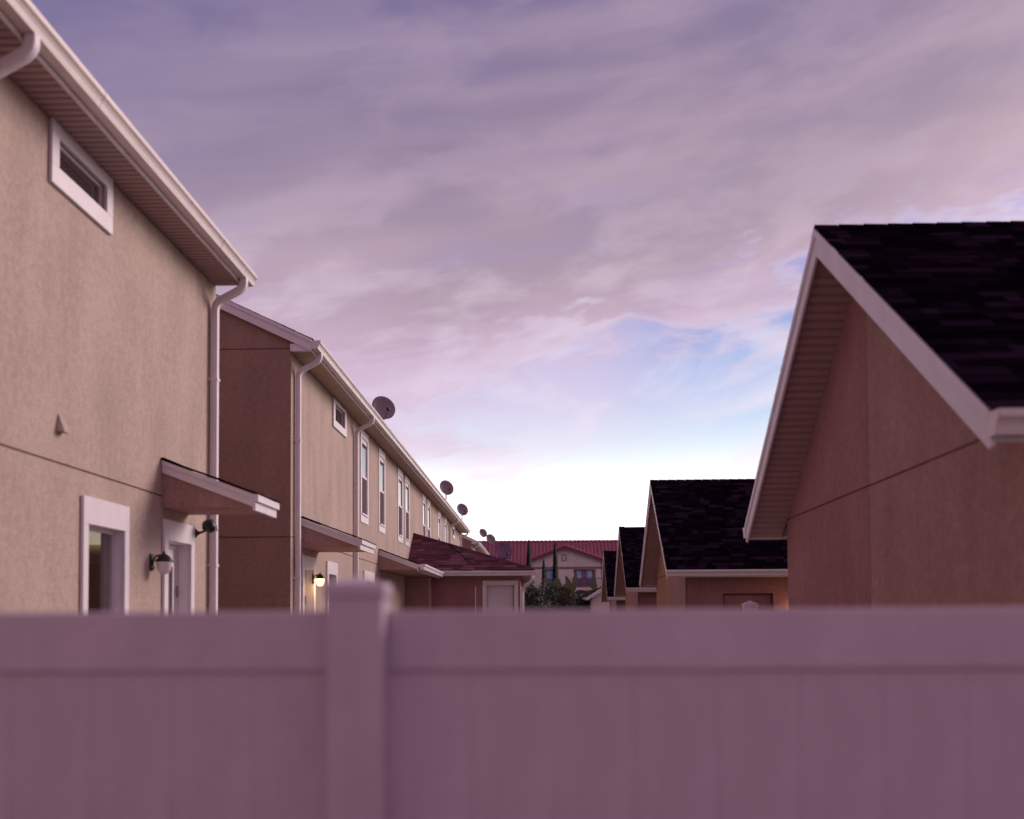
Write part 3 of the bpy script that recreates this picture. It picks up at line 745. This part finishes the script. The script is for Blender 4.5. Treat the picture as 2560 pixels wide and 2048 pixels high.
            for i in range(int((L2-0.25)/step_)):
                b0 = Vector(Pn(0.03, Z(0.03)-0.136, 0))+sdir*(i*step_); X = Vector((wx-0.006, 0, 0))
                m.hexa([b0, b0+X, b0+X+sdir*0.078, b0+sdir*0.078, b0+sdir*.01+nrm*.016, b0+X+sdir*.01+nrm*.016, b0+X+sdir*.07+nrm*.016, b0+sdir*.07+nrm*.016])
            m.build('soffit_ribs', SOFF, sb)
        # eave: level soffit, fascia, gutter
        ya, yb = sorted((y0+sg*0.03, y0+sg*wy)); B(wx+0.001, W, ya, yb, 2.655, 2.675).build('eave_soffit', SOFF, p)
        ya, yb = sorted((y0+sg*0.005, y0+sg*0.028)); B(0.0, W+0.29, ya, yb, 2.65, GZE-0.035).build('fascia', WHITE, p)
        gutter_x(y0+sg*0.004, 2.672, -0.03, W+0.29, p, CREAM, -sg)
    return p
GX0, GY0 = 2.287, 5.4
def gpos(Y, z=0.0): return (GX0+(Y-GY0)*math.tan(-GR), Y, z)
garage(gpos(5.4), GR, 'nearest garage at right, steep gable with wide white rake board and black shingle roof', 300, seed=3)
garage(gpos(21.4, -0.12), GR, 'second garage, its black roof and white gutter seen past the nearest gable', 300, True, 13, near=BROWN, far=LAMPLIT)
garage(gpos(34.2, -0.15), GR, 'third garage, smaller dark gable behind the second garage roof', 0, True, 23, far=LAMPLIT)
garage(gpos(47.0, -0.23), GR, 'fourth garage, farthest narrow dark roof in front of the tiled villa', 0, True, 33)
g5 = garage((2.85+GD, 62.0, 0), R(90), 'low building end with white sloping rake at the foot of the farthest garage', 0, False, 43, near=PALE, far=PALE, group=None, cat='shed')
g5.name = 'shed'

# ------------------------------------------------------------------ white vinyl fence close to the camera
def fence(loc, rz, label, x0, x1, posts, ztop, front=-1):
    p = thing('vinyl_fence', loc, rz, label, 'fence', 'white vinyl fences')
    for x in posts:
        po = B(x-0.0635, x+0.0635, -0.0635, 0.0635, 0, ztop+0.055).build('post', VINYL, p, bevel=0.006)
        c = MB().hexa([(x-0.069, -0.069, ztop+0.03), (x+0.069, -0.069, ztop+0.03), (x+0.069, 0.069, ztop+0.03), (x-0.069, 0.069, ztop+0.03),
                       (x-0.069, -0.069, ztop+0.062), (x+0.069, -0.069, ztop+0.062), (x+0.069, 0.069, ztop+0.062), (x-0.069, 0.069, ztop+0.062)])
        c.v += [(x, 0, ztop+0.062+(0.018 if front else 0.035))]; n = len(c.v)-1; c.f.pop(1); c.f += [(4, 5, n), (5, 6, n), (6, 7, n), (7, 4, n)]
        c.build('post_cap', VINYL, po, bevel=0.004)
    ps = [x0]+[x for x in posts if x0 < x < x1]+[x1]
    me = B(0.0005, 0.192, 0.026, 0.048, 0.22, ztop-0.139).mesh('board', VINYL)
    for a, b in zip(ps, ps[1:]):
        a2 = a+0.0635 if a in posts else a; b2 = b-0.0635 if b in posts else b
        if b2-a2 < 0.1: continue
        B(a2, b2, 0.017, 0.057, ztop-0.142, ztop).build('rail', VINYL, p, bevel=0.005)
        B(a2, b2, 0.017, 0.057, 0.10, 0.24).build('rail', VINYL, p, bevel=0.005)
        x = a2
        while x < b2-0.02:
            if x+0.192 <= b2:
                o = link('board', me, p); o.location = (x, 0, 0)
            else: B(x+0.002, b2-0.001, 0.026, 0.048, 0.22, ztop-0.139).build('board', VINYL, p)
            x += 0.1925
    return p
FY = 2.52
px = at_y(886, 1700, FY-0.0635).x
fence((0, FY, 0), R(0.0), 'white vinyl privacy fence filling the bottom of the picture, out of focus', -3.58, 5.6, [px-2.44, px, px+2.44, px+4.88], 1.812)
q = at_y(1875, 1506, 10.7)
fence((q.x, 10.7, 0), GR, 'white fence post with peaked cap standing just beyond the near fence', 0, 0.60, [0.0], 1.835, 0)

# ------------------------------------------------------------------ wall lanterns and small fixtures
def lantern(loc, label, lit, rz=0.0, watt=2.4, group='black wall lanterns with bowl glass'):
    p = thing('wall_lantern', loc, rz, label, 'lantern', group)       # local x = out of wall
    p.scale = (0.68, 0.68, 0.68)
    B(0.0, 0.022, -0.05, 0.05, -0.10, 0.13).build('back_plate', BLACK, p, bevel=0.006)
    MB().tube(fillet([(0.02, 0, -0.02), (0.06, 0, 0.10), (0.13, 0, 0.115), (0.18, 0, 0.10)], 0.05), 0.014, 8).build('arm', BLACK, p, True)
    MB().tube([(0.02, 0, -0.09), (0.05, 0, -0.06), (0.03, 0, -0.02)], 0.012, 8).build('scroll', BLACK, p, True)
    MB().lathe([(0.115, 0.0), (0.122, 0.012), (0.10, 0.035), (0.075, 0.075), (0.035, 0.10), (0.014, 0.118), (0.018, 0.135), (0.0, 0.152)], (0.185, 0, 0.02), 20).build('cap', BLACK, p, True)
    MB().lathe([(0.028, -0.17), (0.062, -0.155), (0.088, -0.11), (0.102, -0.05), (0.105, 0.0), (0.105, 0.016)], (0.185, 0, 0.02), 20).build('glass_bowl', LIT if lit else FROST, p, True)
    if lit:
        l = bpy.data.lights.new('lantern_bulb', 'POINT'); l.energy = watt; l.color = (1.0, 0.58, 0.18); l.shadow_soft_size = 0.09
        lo = bpy.data.objects.new('lantern_bulb', l); COL.objects.link(lo); lo.parent = p; lo.location = (0.185, 0, -0.22)
    return p
lantern((XL+0.002, 9.98, 2.30), 'unlit black wall lantern with white bowl beside the near door', False)
q = at_x(800, 1446, XL+0.126)
lantern((XL+0.002, q.y, q.z-0.02), 'lit wall lantern glowing yellow under the second door canopy', True)
lantern((5.27, 21.73, 1.95), 'lit lantern casting an orange patch on the second garage wall', True, R(-90)+GR, 16.0)
p = thing('security_light', (XL+0.002, 11.27, 2.70), 0, 'small round black security light on the wall under the near canopy', 'light')
MB().lathe([(0.05, 0), (0.05, 0.012), (0.025, 0.03), (0.016, 0.05)], (0, 0, -0.02), 16, 'x').build('base', BLACK, p, True)
MB().tube([(0.04, 0, -0.02), (0.09, 0, -0.005), (0.14, 0, 0.03)], 0.013, 8).build('arm', BLACK, p, True)
MB().lathe([(0.0, -0.07), (0.045, -0.06), (0.07, -0.02), (0.074, 0.02), (0.06, 0.055), (0.0, 0.068)], (0.15, 0, 0.055), 16, 'x').build('head', BLACK, p, True)
MB().lathe([(0.0, 0.0), (0.03, 0.003), (0.034, 0.012), (0.0, 0.02)], (0.225, 0.0, 0.03), 12, 'x').build('lens', FROST, p, True)
lq = at_x(238, 1330, XL-0.75)
p = thing('pendant_lamp', (lq.x, lq.y, lq.z-0.45), 0, 'cream drum lamp shade seen through the near ground-floor window', 'lamp')
MB().lathe([(0.235, 0.32), (0.25, 0.58)], (0, 0, 0), 24).build('drum_shade', DAYLIT_SHADE, p, True)
MB().lathe([(0.18, 0.15), (0.19, 0.315)], (0, 0, 0), 24).build('inner_shade', SHADE, p, True)
MB().tube([(0, 0, 0.58), (0, 0, 0.79)], 0.01, 6).build('cord', BLACK, p)

# ------------------------------------------------------------------ satellite dishes
def dish(loc, rx, rz_, face, label, mast, mat=DISH, arm=True):
    p = thing('satellite_dish', loc, 0, label, 'dish', 'satellite dishes on the roofs')
    fd = Vector(face).normalized(); q = fd.to_track_quat('Z', 'Y').to_matrix()
    c = Vector((0, 0, mast)); m = MB(); seg, rings = 28, 5
    for side, off in ((0, 0.0), (1, -0.02)):
        for r in range(rings+1):
            t = r/rings
            for k_ in range(seg):
                a = 2*math.pi*k_/seg; v = Vector((rx*t*math.cos(a), rz_*t*math.sin(a), 0.16*rx*t*t*2+off)); m.v.append(tuple(c+q @ v))
    for side in (0, 1):
        b0 = side*(rings+1)*seg
        for r in range(rings):
            for k_ in range(seg):
                a, b = b0+r*seg+k_, b0+r*seg+(k_+1) % seg; m.f.append((a, b, b+seg, a+seg))
    o0, o1 = rings*seg, (2*rings+1)*seg
    for k_ in range(seg): m.f.append((o0+k_, o0+(k_+1) % seg, o1+(k_+1) % seg, o1+k_))
    d = m.build('reflector', mat, p, True)
    MB().tube([(0, 0, -0.02), (0, 0, mast*0.5), tuple(c+q @ Vector((0, -0.05, -0.06)))], 0.022, 8).build('mast', mat, p, True)
    B(-0.09, 0.09, -0.09, 0.09, -0.03, 0.0).build('foot', BLACK, p)
    if arm:
        tip = c+q @ Vector((0, -rz_*0.75, rx*1.25))
        MB().tube([tuple(c+q @ Vector((0, -rz_*0.9, 0.0))), tuple(tip)], 0.012, 6).build('feed_arm', mat, p)
        MB().lathe([(0.02, -0.05), (0.035, -0.03), (0.035, 0.04), (0.02, 0.05)], tuple(tip), 10, 'y').build('feed_horn', BLACK, p)
    return p
def roof_z(X): return EAVE2+0.155+PITCHR*(XL+0.32-X)+0.02
def eave_dish(u, v, X, rpx, label, H=None, back=0.0):
    c = at_x(u, v, X); zb = roof_z(X); s = c.y/FPX
    return dish((X, c.y, zb), rpx[0]*s, rpx[1]*s, (0.38, -0.80, 0.45), label, max(0.2, c.z-zb), DISH)
eave_dish(957, 1024, -3.27, (30, 35), 'grey satellite dish on the long townhouse roof, largest of its three near ones')
eave_dish(1115, 1222, -3.27, (18, 21.5), 'grey dish on the far half of the long eave, left of two close together')
eave_dish(1155, 1276, -3.27, (14.5, 17.5), 'grey dish at the far end of the long townhouse eave')
eave_dish(1207, 1334, -3.27, (10.5, 12.5), 'small dish on the farthest townhouse, left of two against the white sky')
eave_dish(1226, 1350, -3.05, (12.5, 15), 'small dish on the farthest townhouse, right of two, in front of the tiled roof edge')
c = at_y(1254, 1380, 30.6)
zroof = Bp.z+(c.x-Bp.x)*(Dp.z-Bp.z)/(Dp.x-Bp.x)
dish((c.x+0.06, 30.3, 3.06), 0.235, 0.27, (0.35, -0.85, 0.35), 'large plum-coloured dish standing on the annex roof in front of red tiles', c.z-3.06, PLUM)

# ------------------------------------------------------------------ far villa with red tile roof
VY = 118.0
vp = lambda u, v, Y=VY: at_y(u, v, Y)
S = VY/FPX
vi = thing('villa', (0, VY, 0), 0, 'far villa with red barrel-tile roof and cream gable behind the trees', 'house')
def loc(u, v, dy=0.0): q = at_y(u, v, VY+dy); return (q.x, dy, q.z)
zr_, ze_ = loc(1400, 1353, 8)[2], loc(1400, 1416, 2.2)[2]
xl_, xr_ = loc(1150, 1400)[0], loc(1640, 1400)[0]
B(xl_, xr_, 3.0, 13, 0, ze_).build('main_wall', PALE, vi)
MB().prism([(xl_-.5, 2.2, ze_-0.2), (xl_-.5, 8.0, zr_-0.15), (xl_-.5, 13.8, ze_-0.2)], (xr_-xl_+1, 0, 0)).build('roof', MAUVE, vi)
m = MB(); sv = Vector((0, 5.8, zr_-ze_+0.05)); L = sv.length; sv.normalize(); nn = Vector((1, 0, 0)).cross(sv); x = xl_-0.4
while x < xr_+0.4:
    for r in range(int(L/0.42)):
        a = Vector((x, 2.2, ze_-0.2))+sv*(r*0.42); b = a+sv*0.46
        for h, (u0, w0) in enumerate(((0.16, 0.0), (0.14, 0.02))): pass
        ring = [(-0.155, 0.0), (-0.10, 0.11), (0.0, 0.15), (0.10, 0.11), (0.155, 0.0)]; i = len(m.v)
        for q, e, sc in ((a, 0.05, 1.0), (b, 0.0, 0.86)):
            for rx_, rz2 in ring: m.v.append(tuple(q+Vector((rx_*sc, 0, 0))+nn*(rz2*sc+e)))
        for h in range(4): m.f.append((i+h, i+h+1, i+h+6, i+h+5))
        m.f.append((i, i+1, i+2, i+3, i+4))
    x += 0.42
o = m.build('roof_tiles', TILE, vi); o['kind'] = 'stuff'
x = xl_
while x < xr_:
    MB().tube([(x, 8.0, zr_-0.1), (x+0.5, 8.0, zr_-0.04)], [0.17, 0.2], 8).build('ridge_tile', TILE, vi); x += 0.48
# projecting gable
gx0, gx1 = loc(1329, 1400)[0], loc(1502, 1400)[0]; gxm = loc(1411, 1400)[0]; gzt = loc(1411, 1373)[2]; gze = loc(1411, 1405)[2]
band = loc(1400, 1420)[2]; zfl = loc(1400, 1470)[2]
MB().prism([(gx0, 0, zfl-3), (gx1, 0, zfl-3), (gx1, 0, gze), (gxm, 0, gzt), (gx0, 0, gze)], (0, 0.3, 0))
gab = MB()
dA, dB = loc(1434, 1400)[0], loc(1489, 1400)[0]; eA, eB = loc(1362, 1400)[0], loc(1386, 1400)[0]; zdt = loc(1400, 1424)[2]; zdb = zfl
for a, b, c_, d_ in ((gx0, eA, 0, zdt), (eA, eB, 0, zdb), (eB, dA, 0, zdt), (dA, dB, 0, zdb), (dB, gx1, 0, zdt)): gab.box(a, b, 0, 0.3, c_, d_)
gab.prism([(gx0, 0, zdt), (gx1, 0, zdt), (gx1, 0, gze), (gxm, 0, gzt), (gx0, 0, gze)], (0, 0.3, 0))
gab.build('gable_wall', PALE, vi)
B(gx0, gx1, 0.32, 3.0, 0, zdt-0.1).build('inner_wall', MAUVE, vi)
B(gx0-0.03, gx1+0.03, -0.06, -0.002, band-0.12, band+0.12).build('belt_course', MAUVE, vi)
for sg, xe in ((-1, gx0-0.25), (1, gx1+0.25)):
    zE = gze-(0.25)*(gzt-gze)/(gxm-gx0)
    MB().prism([(xe, -0.5, zE), (gxm, -0.5, gzt+0.02), (gxm, -0.5, gzt+0.34), (xe, -0.5, zE+0.34)], (0, 4.5, 0)).build('gable_roof', MAUVE, vi)
    n_ = 16
    for i in range(n_):
        a = Vector((xe, -0.55, zE+0.36)).lerp(Vector((gxm, -0.55, gzt+0.36)), i/n_); b = Vector((xe, -0.55, zE+0.36)).lerp(Vector((gxm, -0.55, gzt+0.36)), (i+1.1)/n_)
        MB().tube([tuple(a), tuple(b)], [0.17, 0.14], 8).build('rake_tile', TILE, vi)
m = MB()
av = loc(1410.5, 1394); ax, az = av[0], av[2]
outer = [(-0.22, -0.33), (0.22, -0.33)]+[(0.22*math.cos(R(a)), 0.12+0.22*math.sin(R(a))) for a in range(0, 181, 20)]
for i in range(len(outer)):
    a, b = outer[i], outer[(i+1) % len(outer)]
    m.tube([(ax+a[0], -0.03, az+a[1]), (ax+b[0], -0.03, az+b[1])], 0.05, 6)
m.build('arched_vent', MAUVE, vi)
def villa_window(u0, u1, v0, v1):
    x0, x1 = loc(u0, v0)[0], loc(u1, v0)[0]; z1, z0 = loc(u0, v0)[2], loc(u0, v1)[2]
    w = MB(); w = frame_x(0, 0.06, x0, x1, z0, z1, 0.1); w.v = [(b, 0.3-a, c) for a, b, c in w.v]; w = w.build('window', VIOLET, vi)
    zm = z0+(z1-z0)*0.42
    B(x0+0.1, x1-0.1, 0.285, 0.30, zm, z1-0.1).build('pane', VGLASS, w); B(x0+0.1, x1-0.1, 0.275, 0.30, z0+0.1, zm-0.02).build('lower_panel', VIOLET, w)
for a in ((1438, 1456, 1425, 1464), (1465, 1483, 1425, 1464), (1364, 1384, 1425, 1464)): villa_window(*a)
# balcony
bx0, bx1 = loc(1425, 1400)[0], loc(1503, 1400)[0]
bal = B(bx0, bx1, -1.5, -0.003, zfl-0.35, zfl).build('balcony', PALE, vi)
B(bx0, bx1, -1.5, -1.44, zfl+0.95, zfl+1.02).build('handrail', BLACK, bal)
x = bx0
while x < bx1:
    B(x, x+0.025, -1.48, -1.455, zfl, zfl+0.95).build('baluster', BLACK, bal); x += 0.16

# ------------------------------------------------------------------ planting
def leaves(m, c, n, rad, size, rng, cone=False):
    for _ in range(n):
        if cone:
            t = rng.random()**0.8; r = rad[0]*(1-t)**0.55*min(1, 0.55+t*5)*(0.55+0.55*rng.random()); a = rng.random()*6.283
            p = Vector((c[0]+r*math.cos(a), c[1]+r*math.sin(a), c[2]+t*rad[2]))
        else:
            d = Vector((rng.gauss(0, 1), rng.gauss(0, 1), rng.gauss(0, 1))).normalized(); q = (0.55+0.5*rng.random())
            p = Vector((c[0]+d.x*rad[0]*q, c[1]+d.y*rad[1]*q, c[2]+d.z*rad[2]*q))
        a = Vector((rng.gauss(0, 1), rng.gauss(0, 1), rng.gauss(0, 1))).normalized()*size*(0.6+0.8*rng.random())
        if cone: a = Vector((a.x*0.5, a.y*0.5, abs(a.z)*1.6+size*0.6))
        b = a.orthogonal().normalized()*a.length*0.42
        m.poly([p-a*0.5, p+b*0.5, p+a*0.5, p-b*0.5])
def cypress(u, vtop, Y, wpx, label):
    q = at_y(u, vtop, Y); rng = random.Random(int(u)); h = q.z; r = wpx*Y/FPX/2
    p = thing('cypress_tree', (q.x, Y, 0), 0, label, 'tree', 'slim cypress trees')
    MB().tube([(0, 0, 0), (0.02, 0, h*0.5), (0, 0.02, h*0.96)], [0.09, 0.06, 0.01], 8).build('trunk', BARK, p)
    m = MB(); leaves(m, (0, 0, 0.5), 4200, (r, r, h-0.5), 0.2, rng, True); m.build('crown', CYP, p)
cypress(1322, 1354, 104, 24, 'tall dark cypress at the left edge of the villa gable')
cypress(1388, 1359, 104, 22, 'tall dark cypress standing in front of the villa gable')
cypress(1359, 1403, 100, 16, 'short dark cypress between the two tall ones')
def shrub(u, vtop, Y, wpx, label, n=1500):
    q = at_y(u, vtop, Y); rng = random.Random(int(u*3)); h = q.z; r = wpx*Y/FPX/2
    p = thing('shrub', (q.x, Y, 0), 0, label, 'shrub', 'dark shrubs before the villa')
    m = MB(); crown = MB()
    for i in range(6):
        a = i*1.05+rng.random(); e = Vector((math.cos(a)*r*0.6, math.sin(a)*r*0.5, h*(0.55+0.3*rng.random())))
        m.tube([(0, 0, 0), tuple(e*0.5+Vector((0, 0, 0.2))), tuple(e)], [0.07, 0.045, 0.012], 6)
        leaves(crown, tuple(e), n//9, (r*0.5, r*0.5, h*0.22), 0.17, rng)
    leaves(crown, (0, 0, h*0.52), n, (r*0.95, r*0.8, h*0.42), 0.17, rng)
    for i in range(14):
        a = rng.random()*6.28; leaves(crown, (math.cos(a)*r*0.6, math.sin(a)*r*0.5, h*(0.8+0.14*rng.random())), 26, (0.25, 0.25, 0.3), 0.15, rng)
    m.build('stem', BARK, p); crown.build('crown', LEAF, p)
shrub(1338, 1456, 66, 60, 'dark leafy shrub right behind the annex corner')
shrub(1378, 1446, 68, 62, 'tallest dark shrub below the middle cypress')
shrub(1420, 1462, 66, 58, 'dark shrub under the broad banana leaves')
shrub(1460, 1476, 65, 50, 'low dark shrub next to the small white rake at right')
def banana(u, v, Y, label, spec):
    q = at_y(u, v, Y); p = thing('banana_plant', (q.x, Y, 0), 0, label, 'plant', 'broad-leaved banana plants'); h = q.z
    MB().tube([(0, 0, 0), (0.03, 0, h*0.5), (0, 0, h)], [0.14, 0.11, 0.07], 8).build('stem', BARK, p)
    for ang, ln, droop, wd, yaw in spec:
        m = MB(); n = 9; d = Vector((math.cos(R(yaw))*math.cos(R(ang)), math.sin(R(yaw))*math.cos(R(ang)), math.sin(R(ang)))); pos = Vector((0, 0, h-0.1)); rows = []
        side = d.cross(Vector((0.25, 1.0, 0.2))).normalized()
        for i in range(n+1):
            t = i/n; w = wd*max(0.05, math.sin(math.pi*min(1, 0.12+0.88*t))**0.6)*(0.15 if t < 0.15 else 1)
            rows.append((pos-side*w/2, pos+Vector((0, 0, 0.03)), pos+side*w/2)); pos = pos+d*(ln/n); d = (d+Vector((0, 0, -droop/n))).normalized()
        for (a, b, c_), (a2, b2, c2) in zip(rows, rows[1:]): m.poly([a, b, b2, a2]); m.poly([b, c_, c2, b2])
        m.build('leaf', BAN if ang > 55 else BAN_DARK, p)
banana(1432, 1484, 64, 'banana plant with broad upright leaves before the villa balcony', [(72, 1.25, 0.2, 0.34, 180), (48, 1.3, 1.7, 0.3, 180), (82, 1.45, 0.1, 0.32, 0), (35, 1.3, 1.6, 0.28, 0), (15, 1.2, 1.5, 0.28, 180)])
banana(1404, 1478, 66, 'banana plant with two pale leaves left of the larger one', [(72, 1.0, 0.2, 0.34, 180), (62, 0.9, 0.5, 0.3, 0)])
banana(1492, 1480, 70, 'banana plant with dark drooping leaves beside the fourth garage', [(60, 1.0, 0.9, 0.22, 180), (82, 1.3, 0.3, 0.22, 180), (35, 1.0, 1.6, 0.2, 180), (10, 0.9, 1.2, 0.2, 180)])
q = at_y(1438, 1432, 72); p = thing('lamp_post', (q.x, 72, 0), 0, 'thin pale lamp post in front of the villa balcony', 'lamp post')
MB().lathe([(0.09, 0), (0.06, 0.1), (0.035, 0.4), (0.035, q.z-0.5), (0.05, q.z-0.45)], (0, 0, 0), 10).build('post', WHITE, p, True)
MB().lathe([(0.06, q.z-0.45), (0.10, q.z-0.3), (0.08, q.z-0.08), (0.02, q.z)], (0, 0, 0), 10).build('lamp_head', FROST, p, True)
